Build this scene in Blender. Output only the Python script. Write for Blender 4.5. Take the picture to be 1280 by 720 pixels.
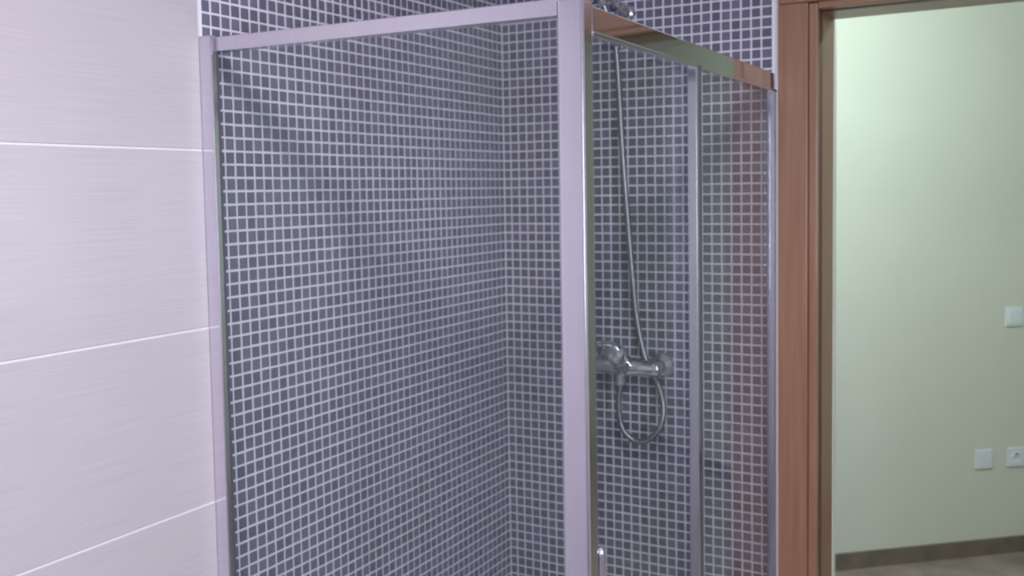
import bpy, bmesh, math, random
from mathutils import Vector, Matrix
random.seed(7)
for o in list(bpy.data.objects): bpy.data.objects.remove(o, do_unlink=True)
S = bpy.context.scene
C = S.collection

# ------------------------------------------------------------------ camera
cam_d = bpy.data.cameras.new('camera'); cam = bpy.data.objects.new('camera', cam_d); C.objects.link(cam)
CAM = Vector((1.3326, -2.3408, 1.6391))
YAW, PIT, ROL = -0.5110, -0.0623, -0.0171
F_PX = 1235.8
fw = Vector((math.sin(YAW)*math.cos(PIT), math.cos(YAW)*math.cos(PIT), math.sin(PIT)))
r0 = Vector((math.cos(YAW), -math.sin(YAW), 0)); u0 = r0.cross(fw)
RT = r0*math.cos(ROL) + u0*math.sin(ROL); UP = u0*math.cos(ROL) - r0*math.sin(ROL)
M4 = Matrix.Identity(4)
for k in range(3):
    M4[k][0] = RT[k]; M4[k][1] = UP[k]; M4[k][2] = -fw[k]; M4[k][3] = CAM[k]
cam.matrix_world = M4
cam_d.sensor_fit = 'HORIZONTAL'; cam_d.sensor_width = 36.0
cam_d.lens = F_PX*36.0/1280.0
cam_d.shift_y = -44.58/1280.0
cam_d.clip_start = 0.02
cam_d.dof.use_dof = True; cam_d.dof.focus_distance = 0.9; cam_d.dof.aperture_fstop = 11     # the phone missed focus a little
S.camera = cam

# ------------------------------------------------------------------ world, lights, exposure
W = bpy.data.worlds.new('world'); S.world = W; W.use_nodes = True
bg = W.node_tree.nodes['Background']; bg.inputs[0].default_value = (0.62, 0.68, 1.0, 1); bg.inputs[1].default_value = 1.6
S.view_settings.view_transform = 'Standard'; S.view_settings.look = 'None'
S.view_settings.gamma = 1.0; S.view_settings.exposure = 0.0; S.view_settings.use_curve_mapping = False

def area(name, loc, target, sx, sy, power, col, shape='RECTANGLE'):
    d = bpy.data.lights.new(name, 'AREA'); d.shape = shape; d.size = sx
    if shape in ('RECTANGLE', 'ELLIPSE'): d.size_y = sy
    d.energy = power; d.color = col
    o = bpy.data.objects.new(name, d); C.objects.link(o); o.location = loc
    o.rotation_euler = (Vector(target)-Vector(loc)).to_track_quat('-Z', 'Z').to_euler()
    return o
WIN_Y0, WIN_Y1 = -3.0, -1.8     # window in the wall opposite the shower's side
P = 0.0243                       # mosaic pitch
Z0 = 2.06                        # height of mosaic joint number 0
def zi(i): return Z0 - i*P
WIN_Z0, WIN_Z1 = zi(40), zi(1)
YF = -3.40                       # wall behind the camera
XR = 2.50                        # wall on the right
HC = 2.55                        # ceiling height
area('window_right_offscreen', (XR+0.16, (WIN_Y0+WIN_Y1)/2, (WIN_Z0+WIN_Z1)/2), (0, (WIN_Y0+WIN_Y1)/2, (WIN_Z0+WIN_Z1)/2),
     WIN_Y1-WIN_Y0-0.1, WIN_Z1-WIN_Z0-0.1, 62, (0.80, 0.86, 1.0))

# ------------------------------------------------------------------ materials
def lin(c):
    return tuple(((v/255)/12.92 if v/255 <= 0.04045 else ((v/255+0.055)/1.055)**2.4) for v in c)+(1,)
def mat(name):
    m = bpy.data.materials.new(name); m.use_nodes = True
    return m, m.node_tree.nodes, m.node_tree.links, m.node_tree.nodes['Principled BSDF']
def simple(name, rgb, rough=0.5, metal=0.0, noise=0.0, scale=20, coat=0.0, bump=0.0, stretch=(1, 1, 1), rgb2=None):
    m, N, L, b = mat(name)
    b.inputs['Roughness'].default_value = rough; b.inputs['Metallic'].default_value = metal
    b.inputs['Coat Weight'].default_value = coat; b.inputs['Coat Roughness'].default_value = 0.08
    g = N.new('ShaderNodeNewGeometry'); mp = N.new('ShaderNodeMapping'); mp.inputs['Scale'].default_value = stretch
    L.new(g.outputs['Position'], mp.inputs['Vector'])
    n = N.new('ShaderNodeTexNoise'); n.inputs['Scale'].default_value = scale; n.inputs['Detail'].default_value = 4
    L.new(mp.outputs[0], n.inputs['Vector'])
    c = lin(rgb); c2 = lin(rgb2) if rgb2 else tuple(v*(1-noise) for v in c[:3])+(1,)
    c1 = c if rgb2 else tuple(min(1, v*(1+noise)) for v in c[:3])+(1,)
    r = N.new('ShaderNodeValToRGB'); r.color_ramp.elements[0].position = 0.3; r.color_ramp.elements[1].position = 0.7
    r.color_ramp.elements[0].color = c2; r.color_ramp.elements[1].color = c1
    L.new(n.outputs['Fac'], r.inputs[0]); L.new(r.outputs[0], b.inputs['Base Color'])
    if bump:
        bp = N.new('ShaderNodeBump'); bp.inputs['Strength'].default_value = bump; bp.inputs['Distance'].default_value = 0.001
        L.new(n.outputs['Fac'], bp.inputs['Height']); L.new(bp.outputs[0], b.inputs['Normal'])
    return m
def mosaic_material():
    m, N, L, b = mat('mosaic_glaze')
    g = N.new('ShaderNodeNewGeometry')
    sn = N.new('ShaderNodeVectorMath'); sn.operation = 'ADD'; sn.inputs[1].default_value = (0.0061, 0.0061, 10*P-Z0 % P)
    L.new(g.outputs['Position'], sn.inputs[0])
    s2 = N.new('ShaderNodeVectorMath'); s2.operation = 'SNAP'; s2.inputs[1].default_value = (P, P, P)
    L.new(sn.outputs[0], s2.inputs[0])
    w = N.new('ShaderNodeTexWhiteNoise'); L.new(s2.outputs[0], w.inputs['Vector'])
    r = N.new('ShaderNodeValToRGB')
    r.color_ramp.elements[0].color = lin((96, 93, 112)); r.color_ramp.elements[1].color = lin((113, 110, 130))
    L.new(w.outputs['Value'], r.inputs[0]); L.new(r.outputs[0], b.inputs['Base Color'])
    b.inputs['Roughness'].default_value = 0.22
    n = N.new('ShaderNodeTexNoise'); n.inputs['Scale'].default_value = 60; L.new(g.outputs['Position'], n.inputs['Vector'])
    bp = N.new('ShaderNodeBump'); bp.inputs['Strength'].default_value = 0.25; bp.inputs['Distance'].default_value = 0.002
    L.new(n.outputs['Fac'], bp.inputs['Height']); L.new(bp.outputs[0], b.inputs['Normal'])
    return m
def glass_material(name, tint):
    m, N, L, b = mat(name); N.remove(b); out = N['Material Output']
    g = N.new('ShaderNodeNewGeometry')
    d = N.new('ShaderNodeVectorMath'); d.operation = 'DOT_PRODUCT'
    L.new(g.outputs['Normal'], d.inputs[0]); L.new(g.outputs['Incoming'], d.inputs[1])
    a = N.new('ShaderNodeMath'); a.operation = 'ABSOLUTE'; L.new(d.outputs['Value'], a.inputs[0])
    s = N.new('ShaderNodeMath'); s.operation = 'SUBTRACT'; s.inputs[0].default_value = 1; L.new(a.outputs[0], s.inputs[1])
    p = N.new('ShaderNodeMath'); p.operation = 'POWER'; p.inputs[1].default_value = 5; L.new(s.outputs[0], p.inputs[0])
    q = N.new('ShaderNodeMath'); q.operation = 'MULTIPLY_ADD'; q.inputs[1].default_value = 0.8; q.inputs[2].default_value = 0.045
    L.new(p.outputs[0], q.inputs[0])
    t = N.new('ShaderNodeBsdfTransparent'); t.inputs[0].default_value = tint
    gl = N.new('ShaderNodeBsdfGlossy'); gl.inputs['Roughness'].default_value = 0.0
    mx = N.new('ShaderNodeMixShader'); L.new(q.outputs[0], mx.inputs[0]); L.new(t.outputs[0], mx.inputs[1]); L.new(gl.outputs[0], mx.inputs[2])
    L.new(mx.outputs[0], out.inputs['Surface'])
    return m
def emit(name, col, st):
    m, N, L, b = mat(name); b.inputs['Emission Color'].default_value = col+(1,); b.inputs['Emission Strength'].default_value = st
    b.inputs['Base Color'].default_value = (.8, .8, .8, 1)
    return m
MT = {}
MT['white_tile'] = simple('white_striped_ceramic', (187, 181, 187), 0.16, noise=0.045, scale=1, bump=0.12, stretch=(5, 5, 330))
MT['grout'] = simple('white_grout', (220, 220, 228), 0.75, noise=0.03, scale=60)
MT['mosaic'] = mosaic_material()
MT['paint'] = simple('white_paint', (226, 222, 226), 0.7, noise=0.01, scale=5)
MT['trim'] = simple('white_edge_profile', (236, 238, 246), 0.35, noise=0.01)
MT['hall_paint'] = simple('pale_hall_paint', (214, 217, 206), 0.75, noise=0.012, scale=6)
MT['alu'] = simple('satin_aluminium', (232, 228, 238), 0.15, 1.0, noise=0.02, scale=3, stretch=(60, 60, 2))
MT['chrome'] = simple('polished_chrome', (225, 224, 228), 0.07, 1.0, noise=0.01, scale=10)
MT['hose'] = simple('chrome_hose_metal', (158, 158, 164), 0.36, 1.0, noise=0.02, scale=100)
MT['glass'] = glass_material('clear_safety_glass', (0.965, 0.985, 0.98, 1))
MT['glass_edge'] = simple('green_glass_edge', (120, 150, 148), 0.15, noise=0.03)
MT['seal'] = simple('grey_rubber_seal', (82, 82, 92), 0.6, noise=0.04)
def wood(name, c1, c2, st): return simple(name, c1, 0.38, scale=3, coat=0.15, stretch=st, rgb2=c2, bump=0.05)
MT['wood'] = wood('varnished_brown_wood', (152, 114, 90), (134, 97, 74), (30, 30, 1.2))
MT['wood_h'] = wood('varnished_brown_wood_across', (152, 114, 90), (134, 97, 74), (1.2, 30, 30))
MT['dark_strip'] = simple('dark_brown_strip', (92, 58, 42), 0.6, noise=0.05)
MT['alu_smooth'] = simple('bright_aluminium', (205, 203, 212), 0.1, 1.0, noise=0.02, scale=3, stretch=(60, 60, 2))
MT['base'] = simple('brown_stone_skirting', (126, 114, 104), 0.45, noise=0.0, scale=14, rgb2=(104, 95, 85))
MT['hall_floor'] = simple('mottled_stone_floor', (168, 152, 146), 0.35, noise=0.0, scale=7, rgb2=(128, 120, 110))
MT['bath_floor'] = simple('grey_floor_tile', (130, 126, 130), 0.3, noise=0.06, scale=8)
MT['plastic'] = simple('white_plastic', (226, 232, 240), 0.3, noise=0.01)
MT['dark'] = simple('dark_slot', (60, 62, 66), 0.6, noise=0.02)
MT['tray'] = simple('white_acrylic', (230, 230, 234), 0.2, noise=0.01)
MT['lampglass'] = emit('lit_lamp_diffuser', (1.0, 0.95, 0.97), 5.0)
MT['hall_lampglass'] = emit('lit_hall_lamp_diffuser', (0.85, 1.0, 0.95), 2.5)

# ------------------------------------------------------------------ helpers
def link(name, me, parent=None, m=None):
    o = bpy.data.objects.new(name, me); C.objects.link(o); o.parent = parent
    if m is not None and me is not None and not me.materials: me.materials.append(MT[m])
    return o
def mesh_of(name, bm, smooth=False):
    bmesh.ops.recalc_face_normals(bm, faces=bm.faces)
    me = bpy.data.meshes.new(name); bm.to_mesh(me); bm.free()
    if smooth:
        me.polygons.foreach_set('use_smooth', [True]*len(me.polygons))
    return me
def add_box(bm, a, b, bev=0.0, seg=2, bev_axis=None):
    vs = [bm.verts.new((x, y, z)) for x in (a[0], b[0]) for y in (a[1], b[1]) for z in (a[2], b[2])]
    idx = [(0, 1, 3, 2), (4, 6, 7, 5), (0, 4, 5, 1), (2, 3, 7, 6), (0, 2, 6, 4), (1, 5, 7, 3)]
    fs = [bm.faces.new([vs[i] for i in f]) for f in idx]
    if bev:
        es = {e for f in fs for e in f.edges}
        if bev_axis is not None:
            es = {e for e in es if abs((e.verts[0].co-e.verts[1].co)[bev_axis]) > 1e-6}
        bmesh.ops.bevel(bm, geom=list(es), offset=bev, segments=seg, profile=0.5, affect='EDGES')
def box(name, a, b, m, parent=None, bev=0.0, seg=2, axis=None):
    bm = bmesh.new(); add_box(bm, a, b, bev, seg, axis)
    return link(name, mesh_of(name, bm), parent, m)
def boxes(name, lst, m, parent=None, bev=0.0):
    bm = bmesh.new()
    for a, b in lst: add_box(bm, a, b, bev)
    return link(name, mesh_of(name, bm), parent, m)
def lathe(bm, prof, origin, axis, n=24):
    """prof: list of (radius, distance along axis)"""
    ax = Vector(axis).normalized(); o = Vector(origin)
    t = Vector((0, 0, 1)) if abs(ax.z) < 0.9 else Vector((1, 0, 0))
    e1 = ax.cross(t).normalized(); e2 = ax.cross(e1)
    rings = []
    for r, h in prof:
        if r < 1e-6: rings.append([bm.verts.new(o+ax*h)])
        else: rings.append([bm.verts.new(o+ax*h+(e1*math.cos(2*math.pi*k/n)+e2*math.sin(2*math.pi*k/n))*r) for k in range(n)])
    for A, B in zip(rings, rings[1:]):
        for k in range(n):
            k2 = (k+1) % n
            if len(A) == 1 and len(B) == 1: continue
            if len(A) == 1: bm.faces.new((A[0], B[k], B[k2]))
            elif len(B) == 1: bm.faces.new((A[k], A[k2], B[0]))
            else: bm.faces.new((A[k], A[k2], B[k2], B[k]))
def turned(name, prof, origin, axis, m, parent=None, n=24, sharp=True):
    bm = bmesh.new(); lathe(bm, prof, origin, axis, n)
    me = mesh_of(name, bm, True)
    if sharp: me.set_sharp_from_angle(angle=math.radians(40))
    return link(name, me, parent, m)
def catmull(pts, step):
    out = []; p = [Vector(v) for v in pts]; p = [2*p[0]-p[1]]+p+[2*p[-1]-p[-2]]
    for i in range(1, len(p)-2):
        n = max(2, int((p[i+1]-p[i]).length/step))
        for k in range(n):
            t = k/n
            out.append(0.5*((2*p[i])+(p[i+1]-p[i-1])*t+(2*p[i-1]-5*p[i]+4*p[i+1]-p[i+2])*t*t+(3*p[i]-p[i-1]-3*p[i+1]+p[i+2])*t**3))
    out.append(p[-2]); return out
def tube(bm, path, rad, n=10):
    up = Vector((0.3, 0.9, 0.1)); rings = []
    for i, c in enumerate(path):
        d = (path[min(i+1, len(path)-1)]-path[max(i-1, 0)]).normalized()
        e1 = d.cross(up).normalized(); e2 = d.cross(e1)
        r = rad(i) if callable(rad) else rad
        rings.append([bm.verts.new(c+(e1*math.cos(2*math.pi*k/n)+e2*math.sin(2*math.pi*k/n))*r) for k in range(n)])
    for A, B in zip(rings, rings[1:]):
        for k in range(n): bm.faces.new((A[k], A[(k+1) % n], B[(k+1) % n], B[k]))
    bm.faces.new(rings[0][::-1]); bm.faces.new(rings[-1])
def struct(o, label=None, cat=None):
    o['kind'] = 'structure'
    if label: o['label'] = label
    if cat: o['category'] = cat
    return o
def thing(name, loc, label, cat, group=None):
    o = bpy.data.objects.new(name, None); C.objects.link(o); o.location = loc; o.empty_display_size = 0.05
    o['label'] = label; o['category'] = cat
    if group: o['group'] = group
    bpy.context.view_layer.update()
    return o
def adopt(root):
    """parts were modelled in world space: keep them there under a root that stands elsewhere"""
    inv = Matrix.Translation(-root.location)
    for ch in root.children: ch.matrix_parent_inverse = inv

# ------------------------------------------------------------------ the bathroom shell
MOS_Y = -44*P                    # front end of the mosaic on the left wall
MOS_X = 0.7259                   # right end of the mosaic on the back wall
DO_X0, DO_X1, DO_Z = 0.834, 1.600, 2.040   # clear opening of the doorway
WT = 0.15                        # wall thickness at the door
G = 0.0015                       # how far joints lie behind the tile faces

wall_left = struct(box('wall_left', (-0.12, YF, 0), (-G, 0.15, HC), 'grout'),
                   'left bathroom wall, white striped tiles then small violet grey mosaic', 'wall')
wall_back = struct(boxes('wall_back', [((-G, G, 0), (DO_X0-0.03, WT, HC)), ((DO_X1+0.03, G, 0), (XR, WT, HC)),
                                       ((DO_X0-0.03, G, DO_Z+0.03), (DO_X1+0.03, WT, HC))], 'grout'),
                   'shower back wall of small violet grey mosaic with doorway beside it', 'wall')
wall_right = struct(boxes('wall_right', [((XR, YF-0.12, 0), (XR+0.12, WIN_Y0, HC)), ((XR, WIN_Y1, 0), (XR+0.12, WT, HC)),
                                         ((XR, WIN_Y0, 0), (XR+0.12, WIN_Y1, WIN_Z0)), ((XR, WIN_Y0, WIN_Z1), (XR+0.12, WIN_Y1, HC))], 'grout'),
                    'white tiled wall with a window opposite the shower', 'wall')
wall_front = struct(box('wall_front', (-0.12, YF-0.12, 0), (XR, YF, HC), 'grout'), 'plain white tiled wall facing the shower', 'wall')
floor = struct(box('floor', (-0.12, YF-0.2, -0.1), (XR+0.12, WT, 0), 'bath_floor'), 'grey tiled bathroom floor', 'floor')
ceiling = struct(box('ceiling', (-0.12, YF-0.2, HC), (XR+0.12, WT, HC+0.1), 'paint'), 'plain white bathroom ceiling', 'ceiling')

# white ceramic tiles, one object each
TILE_ROWS = [zi(14+13*n) for n in range(-2, 6)]    # joints
zs = [HC]+[z for z in TILE_ROWS if 0.02 < z < HC]+[0.0]
J = 0.0018
def tile_mesh(sz):
    bm = bmesh.new(); add_box(bm, (-sz[0]/2, -sz[1]/2, -sz[2]/2), (sz[0]/2, sz[1]/2, sz[2]/2), 0.0008, 1)
    me = mesh_of('ceramic_tile', bm); me.materials.append(MT['white_tile']); return me
cache = {}
def put_tile(parent, a, b):
    sz = tuple(round(b[k]-a[k], 4) for k in range(3))
    if sz not in cache: cache[sz] = tile_mesh(sz)
    o = link('ceramic_tile', cache[sz], parent); o.location = [(a[k]+b[k])/2 for k in range(3)]
ys = [MOS_Y-0.004, MOS_Y-0.604, MOS_Y-1.204, MOS_Y-1.804, YF]
for z1, z0 in zip(zs, zs[1:]):
    for y1, y0 in zip(ys, ys[1:]):
        put_tile(wall_left, (-0.008, y0+J, z0+J), (0.0, y1-J, z1-J))
    for y1, y0 in zip([0, -.6, -1.2, -1.8, -2.4, -3.0], [-.6, -1.2, -1.8, -2.4, -3.0, YF]):
        if y1 <= WIN_Y1+0.01 and y0 >= WIN_Y0-0.01 and z0 >= WIN_Z0-0.01 and z1 <= WIN_Z1+0.01: continue
        put_tile(wall_right, (XR-0.004, y0+J, z0+J), (XR+0.004, y1-J, z1-J))
    for x0, x1 in zip([0.0, 0.62, 1.22, 1.82], [0.62, 1.22, 1.82, XR]):
        put_tile(wall_front, (x0+J, YF-0.004, z0+J), (x1-J, YF+0.004, z1-J))
box('edge_profile', (-0.006, MOS_Y-0.004, 0), (0.0012, MOS_Y+0.0015, HC), 'trim', wall_left)
box('edge_profile', (MOS_X+0.001, -0.004, 0), (0.7445, 0.006, HC), 'trim', wall_back, 0.002)

# mosaic: the tiles that show largest are objects, the others one field per wall
GAP = 0.0042
def project(p):
    d = p-CAM; dz = d.dot(fw)
    if dz < 0.05: return None
    return 640+F_PX*d.dot(RT)/dz, 360-44.58-F_PX*d.dot(UP)/dz, dz
def tile_verts(w, h):
    c = 0.0009; a, b = w/2, h/2; d0, d1 = G+0.002, 0.0009
    ring = lambda x, y, d: [(-x, -y, d), (x, -y, d), (x, y, d), (-x, y, d)]
    v = ring(a, b, d0)+ring(a, b, d1)+ring(a-c, b-c, 0.0)
    f = [(k, (k+1) % 4, 4+(k+1) % 4, 4+k) for k in range(4)]+[(4+k, 4+(k+1) % 4, 8+(k+1) % 4, 8+k) for k in range(4)]+[(8, 9, 10, 11)]
    return v, f
def mosaic(wall, spans, place, normal):
    """spans: list of (start, end) along the wall; place(u, depth, z) -> world point"""
    cells = []
    i0, i1 = int((Z0-HC)/P), int(Z0/P)
    for i in range(i0, i1):
        zt, zb = zi(i), zi(i+1)
        for (s, e) in spans:
            jit = random.uniform(-0.00035, 0.00035)
            cells.append(((s+e)/2+jit, (zt+zb)/2+random.uniform(-0.00035, 0.00035), e-s-GAP, P-GAP, random.uniform(-0.0002, 0.0002)))
    scored = []
    for n, (u, z, w, h, dd) in enumerate(cells):
        k = project(place(u, 0, z)); ar = 0
        if k and 2 < k[0] < 1278 and 2 < k[1] < 718:
            q0, q1, q2 = project(place(u-w/2, 0, z)), project(place(u+w/2, 0, z)), project(place(u, 0, z+h/2))
            ar = abs(q1[0]-q0[0])*abs(q2[1]-k[1])*2
        scored.append((ar, n))
    scored.sort(reverse=True)
    top = {n for a, n in scored[:300] if a > 0}
    shared = {}
    V, Fc = [], []
    for n, (u, z, w, h, dd) in enumerate(cells):
        tv, tf = tile_verts(w, h)
        if n in top:
            key = round(w, 4)
            if key not in shared:
                me = bpy.data.meshes.new('mosaic_tile'); o0 = place(0, 0, 0)
                me.from_pydata([tuple(place(a, d, b)-o0) for a, b, d in tv], [], tf); me.materials.append(MT['mosaic'])
                bm = bmesh.new(); bm.from_mesh(me); bmesh.ops.recalc_face_normals(bm, faces=bm.faces)
                if max(bm.faces, key=lambda f: f.calc_area()).normal.dot(normal) < 0: bmesh.ops.reverse_faces(bm, faces=bm.faces)
                bm.to_mesh(me); bm.free(); shared[key] = me
            o = link('mosaic_tile', shared[key], wall); o.location = place(u, dd, z)
        else:
            b0 = len(V)
            V += [tuple(place(u+a, d+dd, z+b)) for a, b, d in tv]; Fc += [tuple(b0+k for k in f) for f in tf]
    me = bpy.data.meshes.new('mosaic_tiles'); me.from_pydata(V, [], Fc); me.materials.append(MT['mosaic'])
    me.update()
    if me.polygons[8].normal.dot(normal) < 0: me.flip_normals()
    o = link('mosaic_tiles', me, wall); o['kind'] = 'stuff'
    o['label'] = 'small violet grey mosaic tiles set in white grout'
mosaic(wall_left, [(-(k+1)*P, -k*P) for k in range(44)], lambda u, d, z: Vector((-d, u, z)), Vector((1, 0, 0)))
first = 0.8744*P
bsp = [(0.0, first)]+[(first+k*P, first+(k+1)*P) for k in range(28)]
bsp.append((bsp[-1][1], MOS_X+0.002))
mosaic(wall_back, bsp, lambda u, d, z: Vector((u, d, z)), Vector((0, -1, 0)))

# window behind the camera
WA, WB, WM = XR+0.04, XR+0.10, (WIN_Y0+WIN_Y1)/2
win = struct(boxes('window_1', [((WA, WIN_Y0, WIN_Z0), (WB, WIN_Y0+0.05, WIN_Z1)), ((WA, WIN_Y1-0.05, WIN_Z0), (WB, WIN_Y1, WIN_Z1)),
                                ((WA, WIN_Y0+0.05, WIN_Z0), (WB, WIN_Y1-0.05, WIN_Z0+0.05)), ((WA, WIN_Y0+0.05, WIN_Z1-0.05), (WB, WIN_Y1-0.05, WIN_Z1)),
                                ((WA, WM-0.025, WIN_Z0+0.05), (WB, WM+0.025, WIN_Z1-0.05))], 'plastic'), 'white framed window opposite the shower', 'window')
for a, b in ((WIN_Y0+0.05, WM-0.025), (WM+0.025, WIN_Y1-0.05)):
    box('pane', (XR+0.066, a, WIN_Z0+0.05), (XR+0.072, b, WIN_Z1-0.05), 'glass', win)

# ------------------------------------------------------------------ doorway with wooden frame
door = struct(bpy.data.objects.new('door_1', None), 'varnished brown wooden door frame open to the bright hall', 'door frame')
C.objects.link(door); door.location = (DO_X0-0.05, 0, 0)
CW = 0.068
box('casing', (DO_X0-0.021-CW, -0.018, 0), (DO_X0-0.021, 0.002, DO_Z+0.016), 'wood', door, 0.003)
box('casing', (DO_X1+0.021, -0.018, 0), (DO_X1+0.021+CW, 0.002, DO_Z+0.016), 'wood', door, 0.003)
box('head_casing', (DO_X0-0.021-CW, -0.018, DO_Z+0.0165), (DO_X1+0.021+CW, 0.002, DO_Z+0.016+CW), 'wood_h', door, 0.003)
for sx, x in ((-1, DO_X0), (1, DO_X1)):
    a, b = sorted((x, x+sx*0.019))
    box('jamb', (a, 0.040, 0), (b, 0.165, DO_Z+0.018), 'wood', door, 0.001)
    box('dark_strip', (a, 0.0095, 0), (b, 0.040, DO_Z+0.018), 'dark_strip', door, 0.001)  # dark brown strip filling the frame between bead and jamb
    a, b = sorted((x, x+sx*0.0205))
    box('bead', (a, -0.012, 0), (b, 0.0095, DO_Z+0.014), 'wood', door, 0.003)
    a, b = sorted((x-sx*0.002, x+sx*0.019))
    box('seal_strip', (a, 0.165, 0), (b, 0.195, DO_Z+0.018), 'hall_paint', door, 0.002)
box('head_jamb', (DO_X0, 0.040, DO_Z), (DO_X1, 0.165, DO_Z+0.018), 'wood_h', door, 0.001)
box('dark_strip', (DO_X0, 0.0095, DO_Z), (DO_X1, 0.040, DO_Z+0.018), 'dark_strip', door, 0.001)
box('bead', (DO_X0, -0.012, DO_Z), (DO_X1, 0.0095, DO_Z+0.0163), 'wood_h', door, 0.003)
bpy.context.view_layer.update(); adopt(door)

# ------------------------------------------------------------------ the hall beyond
HA = Vector((0.50, 1.922, 0)); HD = Vector((0.69, 0.60, 0)).normalized(); HN = Vector((HD.y, -HD.x, 0))   # HN points to the viewer
def hall_prism(name, s0, s1, d0, d1, z0, z1, m, bev=0.0):
    bm = bmesh.new(); add_box(bm, (s0, d0, z0), (s1, d1, z1), bev)
    for v in bm.verts:
        s, d, z = v.co; v.co = HA+HD*s+HN*d+Vector((0, 0, z))
    return link(name, mesh_of(name, bm), None, m)
struct(hall_prism('wall_hall', -2.75, 3.1, -0.1, 0.0, 0, HC, 'hall_paint'), 'pale slanting hall wall seen through the doorway', 'wall')
struct(hall_prism('baseboard_hall', -2.6, 3.0, 0.0, 0.012, 0, 0.072, 'base', 0.002), 'brown stone baseboard along the pale hall wall', 'baseboard')
struct(box('wall_hall_end', (2.85, WT, 0), (2.95, 4.1, HC), 'hall_paint'), 'pale end wall of the hall', 'wall')
struct(box('floor_hall', (-1.8, WT, -0.1), (2.95, 4.1, 0), 'hall_floor'), 'mottled grey stone hall floor', 'floor')
struct(box('ceiling_hall', (-1.8, WT, HC), (2.95, 4.1, HC+0.1), 'paint'), 'plain white hall ceiling', 'ceiling')
struct(box('wall_hall_side', (-1.8, WT-0.001, 0), (-0.12, WT+0.03, HC), 'hall_paint'), 'pale hall wall behind the shower', 'wall')
struct(box('wall_hall_corner', (XR+0.12, WT-0.05, 0), (2.95, WT, HC), 'hall_paint'), 'short pale hall wall past the doorway', 'wall')

def hp(s, d, z): return HA+HD*s+HN*d+Vector((0, 0, z))
def hall_box(name, s, z, hs, hz, d0, d1, m, parent, bev=0.0):
    bm = bmesh.new(); add_box(bm, (s-hs, d0, z-hz), (s+hs, d1, z+hz), bev)
    for v in bm.verts: v.co = hp(*v.co)
    return link(name, mesh_of(name, bm), parent, m)
def switch(s, z, label):
    t = thing('light_switch', hp(s, 0, z), label, 'switch')
    hall_box('cover_plate', s, z, 0.042, 0.042, 0.0, 0.009, 'plastic', t, 0.003)
    hall_box('rocker', s, z, 0.029, 0.029, 0.008, 0.013, 'plastic', t, 0.002)
    adopt(t)
def socket(s, z, label, kind):
    t = thing('wall_socket', hp(s, 0, z), label, 'socket')
    hall_box('cover_plate', s, z, 0.042, 0.042, 0.0, 0.009, 'plastic', t, 0.003)
    if kind == 'round':
        turned('socket_well', [(0.0, 0.0092), (0.0185, 0.0092), (0.0195, 0.0125), (0.0225, 0.0125), (0.0235, 0.008)], hp(s, 0, z), HN, 'plastic', t, 28)
        for k in (-1, 1):
            turned('pin_hole', [(0.003, 0.009), (0.003, 0.0098), (0.0, 0.0098)], hp(s+k*0.0095, 0, z), HN, 'dark', t, 10)
        hall_box('earth_clip', s, z+0.015, 0.006, 0.003, 0.009, 0.0115, 'dark', t)
    else:
        hall_box('centre_plate', s, z, 0.029, 0.029, 0.008, 0.0115, 'plastic', t, 0.002)
    adopt(t)
switch(0.848, 1.053, 'white square light switch on the hall wall, well above the sockets')
socket(0.706, 0.430, 'plain white square blank outlet plate low on the hall wall', 'blank')
socket(0.866, 0.428, 'white square socket with round dark well low on hall wall', 'round')

# ------------------------------------------------------------------ lamps of the two rooms
def ceiling_lamp(loc, label, rad, glass, power, col, light, kind='AREA'):
    t = thing('ceiling_lamp', loc, label, 'lamp')
    turned('lamp_base', [(0, 0), (rad, 0), (rad, -0.03), (rad-0.012, -0.03)], loc, (0, 0, 1), 'plastic', t, 40)
    turned('diffuser', [(rad-0.012, -0.03), (rad*0.92, -0.055), (rad*0.6, -0.075), (0, -0.082)], loc, (0, 0, 1), glass, t, 40)
    adopt(t)
    d = bpy.data.lights.new(light, kind); d.energy = power; d.color = col
    if kind == 'AREA': d.shape = 'DISK'; d.size = rad*1.8
    else: d.shadow_soft_size = 0.05
    o = bpy.data.objects.new(light, d); C.objects.link(o); o.location = (loc[0], loc[1], loc[2]-(0.09 if kind == 'AREA' else 0.15))
ceiling_lamp((1.25, -1.75, HC), 'round white ceiling lamp over the bathroom floor', 0.2, 'lampglass', 29, (1.0, 0.91, 0.92), 'bathroom_ceiling_lamp_offscreen')
ceiling_lamp((0.95, 0.85, HC), 'round white ceiling lamp in the hall beyond the doorway', 0.18, 'hall_lampglass', 44, (0.84, 1.0, 0.92), 'hall_ceiling_lamp_offscreen', 'POINT')

# ------------------------------------------------------------------ shower enclosure
FY = -1.066       # outer face of the front side
EX = 0.738        # outer face of the door side
TZ = 0.10         # top of the shower tray
enc = thing('shower_enclosure', (EX/2, FY/2, TZ), 'aluminium framed corner shower enclosure with clear glass panels', 'shower enclosure')
def glass_pane(name, a, b, parent, thin):
    bm = bmesh.new(); add_box(bm, a, b)
    me = mesh_of(name, bm); me.materials.append(MT['glass']); me.materials.append(MT['glass_edge'])
    for p in me.polygons: p.material_index = 0 if abs(p.normal[thin]) > 0.5 else 1
    return link(name, me, parent)
# corner post: tube with rounded vertical edges and a cap
post = box('corner_post', (EX-0.041, FY, TZ), (EX, FY+0.034, 1.906), 'alu', enc, 0.0045, 4, 2)
box('post_cap', (EX-0.042, FY-0.001, 1.906), (EX+0.001, FY+0.035, 1.911), 'alu', enc, 0.0015)
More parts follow.
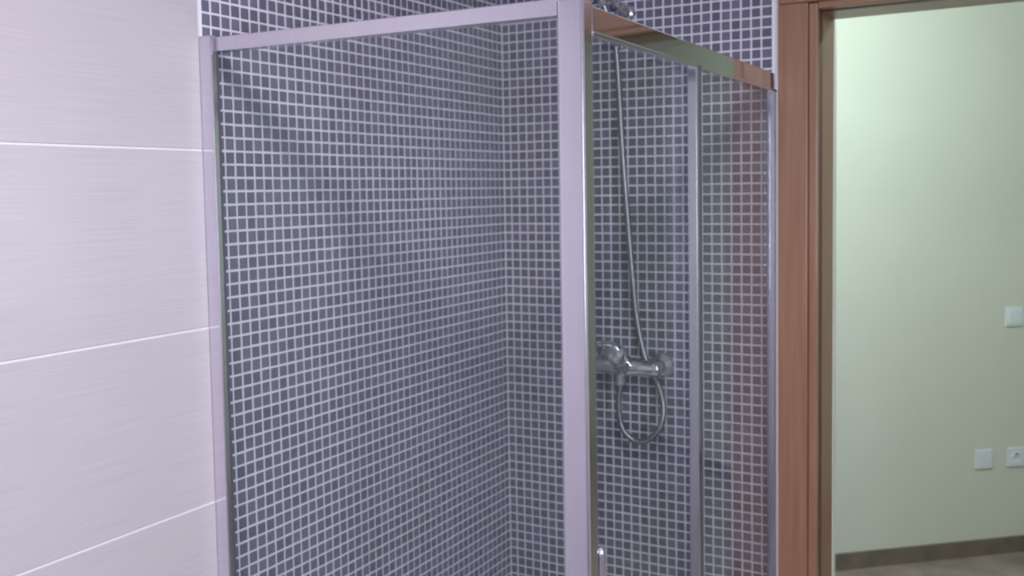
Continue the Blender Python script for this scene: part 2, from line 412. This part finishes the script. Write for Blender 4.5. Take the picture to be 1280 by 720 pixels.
# front side
tr = box('top_rail', (0.030, FY-0.001, 1.886), (EX-0.0405, FY+0.024, 1.911), 'alu', enc, 0.002)
for v in tr.data.vertices: v.co.z += 0.005*(1-v.co.x/0.7)          # fitted a touch out of level
box('bottom_rail', (0.030, FY, TZ), (EX-0.0405, FY+0.024, TZ+0.035), 'alu', enc, 0.002)
bm = bmesh.new()
add_box(bm, (0.0, FY-0.010, TZ), (0.030, FY+0.004, 1.918), 0.003, 3, 2)
add_box(bm, (0.0, FY+0.004, TZ), (0.012, FY+0.020, 1.918), 0.001, 2, 2)
link('wall_channel', mesh_of('wall_channel', bm), enc, 'alu')
box('channel_seal', (0.0115, FY+0.0035, TZ+0.035), (0.031, FY+0.006, 1.886), 'seal', enc)
glass_pane('glass_panel', (0.0118, FY+0.006, TZ+0.03), (EX-0.035, FY+0.012, 1.890), enc, 1)
# door side
bm = bmesh.new(); add_box(bm, (EX-0.034, FY+0.0335, 1.864), (EX, -0.0005, 1.902), 0.0025)
for v in bm.verts:
    if v.co.x > EX-0.01: v.co.x -= (v.co.z-1.864)*0.021       # the face leans slightly inwards
link('door_track', mesh_of('door_track', bm), enc, 'chrome')
box('track_lip', (EX-0.004, FY+0.0335, 1.858), (EX+0.001, -0.0005, 1.8645), 'alu', enc, 0.001)
box('bottom_rail', (EX-0.034, FY+0.0335, TZ), (EX, -0.0005, TZ+0.03), 'alu', enc, 0.002)
box('wall_channel', (EX-0.019, -0.022, TZ), (EX+0.001, -0.0002, 1.863), 'alu_smooth', enc, 0.003, 3, 2)
fx = glass_pane('fixed_pane', (EX-0.012, -0.576, TZ+0.025), (EX-0.006, -0.015, 1.868), enc, 0)
box('edge_profile', (EX-0.0175, -0.580, TZ+0.03), (EX+0.0015, -0.565, 1.864), 'alu_smooth', fx, 0.002)
box('brush_seal', (EX-0.018, -0.5655, TZ+0.03), (EX+0.0012, -0.553, 1.864), 'seal', fx)
sd = glass_pane('sliding_door', (EX-0.028, FY+0.040, TZ+0.03), (EX-0.022, -0.497, 1.868), enc, 0)
sd['label'] = 'clear sliding glass door leaf with slim aluminium stiles'
box('stile', (EX-0.032, FY+0.0345, TZ+0.03), (EX-0.018, FY+0.050, 1.864), 'alu', sd, 0.002)
box('stile', (EX-0.032, -0.512, TZ+0.03), (EX-0.018, -0.496, 1.864), 'alu_smooth', sd, 0.002)
# door pull: slim vertical bar on two posts
bm = bmesh.new(); hx, hy = EX-0.003, FY+0.046
lathe(bm, [(0, 1.107), (0.004, 1.106), (0.0065, 1.102), (0.007, 1.094), (0.0085, 1.03), (0.007, 0.964), (0.0065, 0.957), (0.004, 0.953), (0, 0.952)], (hx, hy, 0), (0, 0, 1), 20)
for z in (1.085, 0.973):
    lathe(bm, [(0.0, -0.002), (0.008, -0.002), (0.008, 0.002), (0.005, 0.004), (0.005, 0.016), (0, 0.016)], (EX-0.019, hy, z), (1, 0, 0), 16)
h = link('door_handle', mesh_of('door_handle', bm, True), sd, 'chrome'); h.data.set_sharp_from_angle(angle=0.7)
h['label'] = 'small chrome pull bar'
adopt(enc)

# tray under it
tray = thing('shower_tray', (EX/2, FY/2, 0), 'white shower tray under the glass enclosure', 'shower tray')
bm = bmesh.new()
add_box(bm, (0.002, FY-0.03, 0.0), (EX+0.03, FY+0.05, TZ), 0.006)
add_box(bm, (EX-0.05, FY+0.05, 0.0), (EX+0.03, -0.002, TZ), 0.006)
add_box(bm, (0.002, FY+0.05, 0.0), (EX-0.05, -0.002, 0.06), 0.002)
link('basin', mesh_of('basin', bm), tray, 'tray')
turned('drain', [(0.045, 0.0), (0.045, 0.003), (0.03, 0.005), (0, 0.005)], (0.35, -0.5, 0.06), (0, 0, 1), 'chrome', tray, 24)
adopt(tray)

# ------------------------------------------------------------------ shower mixer, hose, hand shower, holder
MX, MZ = 0.374, 1.194
mix = thing('shower_mixer', (MX, 0, MZ), 'chrome single lever shower mixer on the mosaic back wall', 'mixer tap')
for k in (-1, 1):
    x = MX+k*0.075
    turned('wall_flange', [(0.0, 0.0), (0.033, 0.0), (0.033, 0.004), (0.029, 0.010), (0.020, 0.016), (0.016, 0.020), (0.016, 0.030)], (x, 0.001, MZ), (0, -1, 0), 'chrome', mix, 28)
    turned('union_nut', [(0.0155, 0.026), (0.019, 0.028), (0.019, 0.044), (0.0165, 0.046)], (x, 0, MZ), (0, -1, 0), 'chrome', mix, 6, True)
bm = bmesh.new()
lathe(bm, [(0, -0.096), (0.014, -0.096), (0.019, -0.090), (0.0195, -0.075), (0.0185, -0.05), (0.021, -0.032), (0.024, -0.02), (0.024, 0.02), (0.021, 0.032), (0.0185, 0.05), (0.0195, 0.075), (0.019, 0.090), (0.014, 0.096), (0, 0.096)],
      (MX, -0.060, MZ), (1, 0, 0), 24)
link('body', mesh_of('body', bm, True), mix, 'chrome')
ax = Vector((0, -0.80, 0.60))
turned('cartridge_housing', [(0.0, -0.01), (0.024, -0.01), (0.025, 0.03), (0.0255, 0.046), (0.023, 0.049)], (MX, -0.062, MZ), ax, 'chrome', mix, 28)
top = Vector((MX, -0.062, MZ))+ax.normalized()*0.049
bm = bmesh.new()
lathe(bm, [(0.0235, 0.0), (0.0255, 0.003), (0.0255, 0.018), (0.022, 0.026), (0.012, 0.030), (0, 0.031)], top, ax, 28)
lp = catmull([top+Vector((0, 0.0, 0.012)), top+Vector((0, -0.035, 0.035)), top+Vector((0, -0.080, 0.046)), top+Vector((0, -0.125, 0.052))], 0.006)
nb = len(bm.verts); tube(bm, lp, lambda i: 0.0085-0.0015*i/len(lp), 14)
for v in list(bm.verts)[nb:]: v.co.x = MX+(v.co.x-MX)*1.5
lv = link('lever', mesh_of('lever', bm, True), mix, 'chrome'); lv.data.set_sharp_from_angle(angle=0.7)
turned('hose_outlet', [(0.0, 0.014), (0.0125, 0.014), (0.0125, 0.032), (0.0145, 0.033), (0.0145, 0.046), (0.010, 0.048)], (MX-0.012, -0.062, MZ), (0, 0, -1), 'chrome', mix, 18)
adopt(mix)

pts = [(MX-0.012, -0.062, MZ-0.044), (0.357, -0.064, 1.105), (0.363, -0.064, 1.045), (0.385, -0.062, 1.015), (0.412, -0.060, 1.006), (0.440, -0.056, 1.018), (0.462, -0.048, 1.05),
       (0.466, -0.038, 1.098), (0.448, -0.028, 1.150), (0.418, -0.024, 1.20), (0.396, -0.026, 1.29), (0.385, -0.030, 1.40), (0.366, -0.040, 1.70), (0.356, -0.048, 1.95), (0.350, -0.058, 2.02), (0.340, -0.070, 2.066), (0.333, -0.080, 2.096)]
path = catmull(pts, 0.0032)
bm = bmesh.new(); tube(bm, path, lambda i: 0.0066 if i % 2 else 0.0078, 10)
ho = link('shower_hose', mesh_of('shower_hose', bm, True), None, 'hose')
ho['label'] = 'long chrome shower hose hanging in a loop below the mixer'; ho['category'] = 'hose'

hd = Vector((-0.10, -0.42, 0.90)).normalized(); hb = Vector((0.333, -0.080, 2.094))
hs = thing('hand_shower', tuple(hb), 'chrome hand shower resting in its wall holder', 'hand shower')
turned('hose_nut', [(0.0, -0.004), (0.0105, -0.004), (0.0115, 0.006), (0.0115, 0.018), (0.009, 0.020)], hb, hd, 'chrome', hs, 16)
turned('handle', [(0.009, 0.016), (0.0125, 0.022), (0.0145, 0.07), (0.0125, 0.13), (0.0115, 0.19), (0.014, 0.215)], hb, hd, 'chrome', hs, 20)
hn = Vector((0.05, -0.86, -0.42)).normalized(); hc = hb+hd*0.235
turned('spray_head', [(0, -0.024), (0.016, -0.022), (0.034, -0.010), (0.043, 0.004), (0.043, 0.014), (0.038, 0.017)], hc, hn, 'chrome', hs, 28)
turned('spray_face', [(0.039, 0.015), (0.036, 0.019), (0, 0.020)], hc, hn, 'plastic', hs, 28)
adopt(hs)

br = thing('shower_holder', (0.366, 0, 2.078), 'chrome wall bracket holding the hand shower on the mosaic', 'bracket')
turned('wall_plate', [(0.0, -0.001), (0.021, -0.001), (0.021, 0.006), (0.017, 0.012), (0.011, 0.015)], (0.366, 0, 2.078), (0, -1, 0), 'chrome', br, 24)
cl = hb+hd*0.045; a0 = Vector((0.366, -0.010, 2.078)); dv = cl-a0
turned('arm', [(0.011, 0.0), (0.011, 0.018), (0.013, 0.020), (0.013, 0.026), (0.010, 0.028), (0.010, 0.034), (0.013, 0.036), (0.013, 0.042), (0.009, 0.045), (0.009, dv.length-0.0165)], a0, dv, 'chrome', br, 18)
turned('cradle', [(0.0148, -0.014), (0.0195, -0.014), (0.0205, 0.014), (0.0162, 0.014), (0.0148, -0.014)], cl, hd, 'chrome', br, 24)
adopt(br)
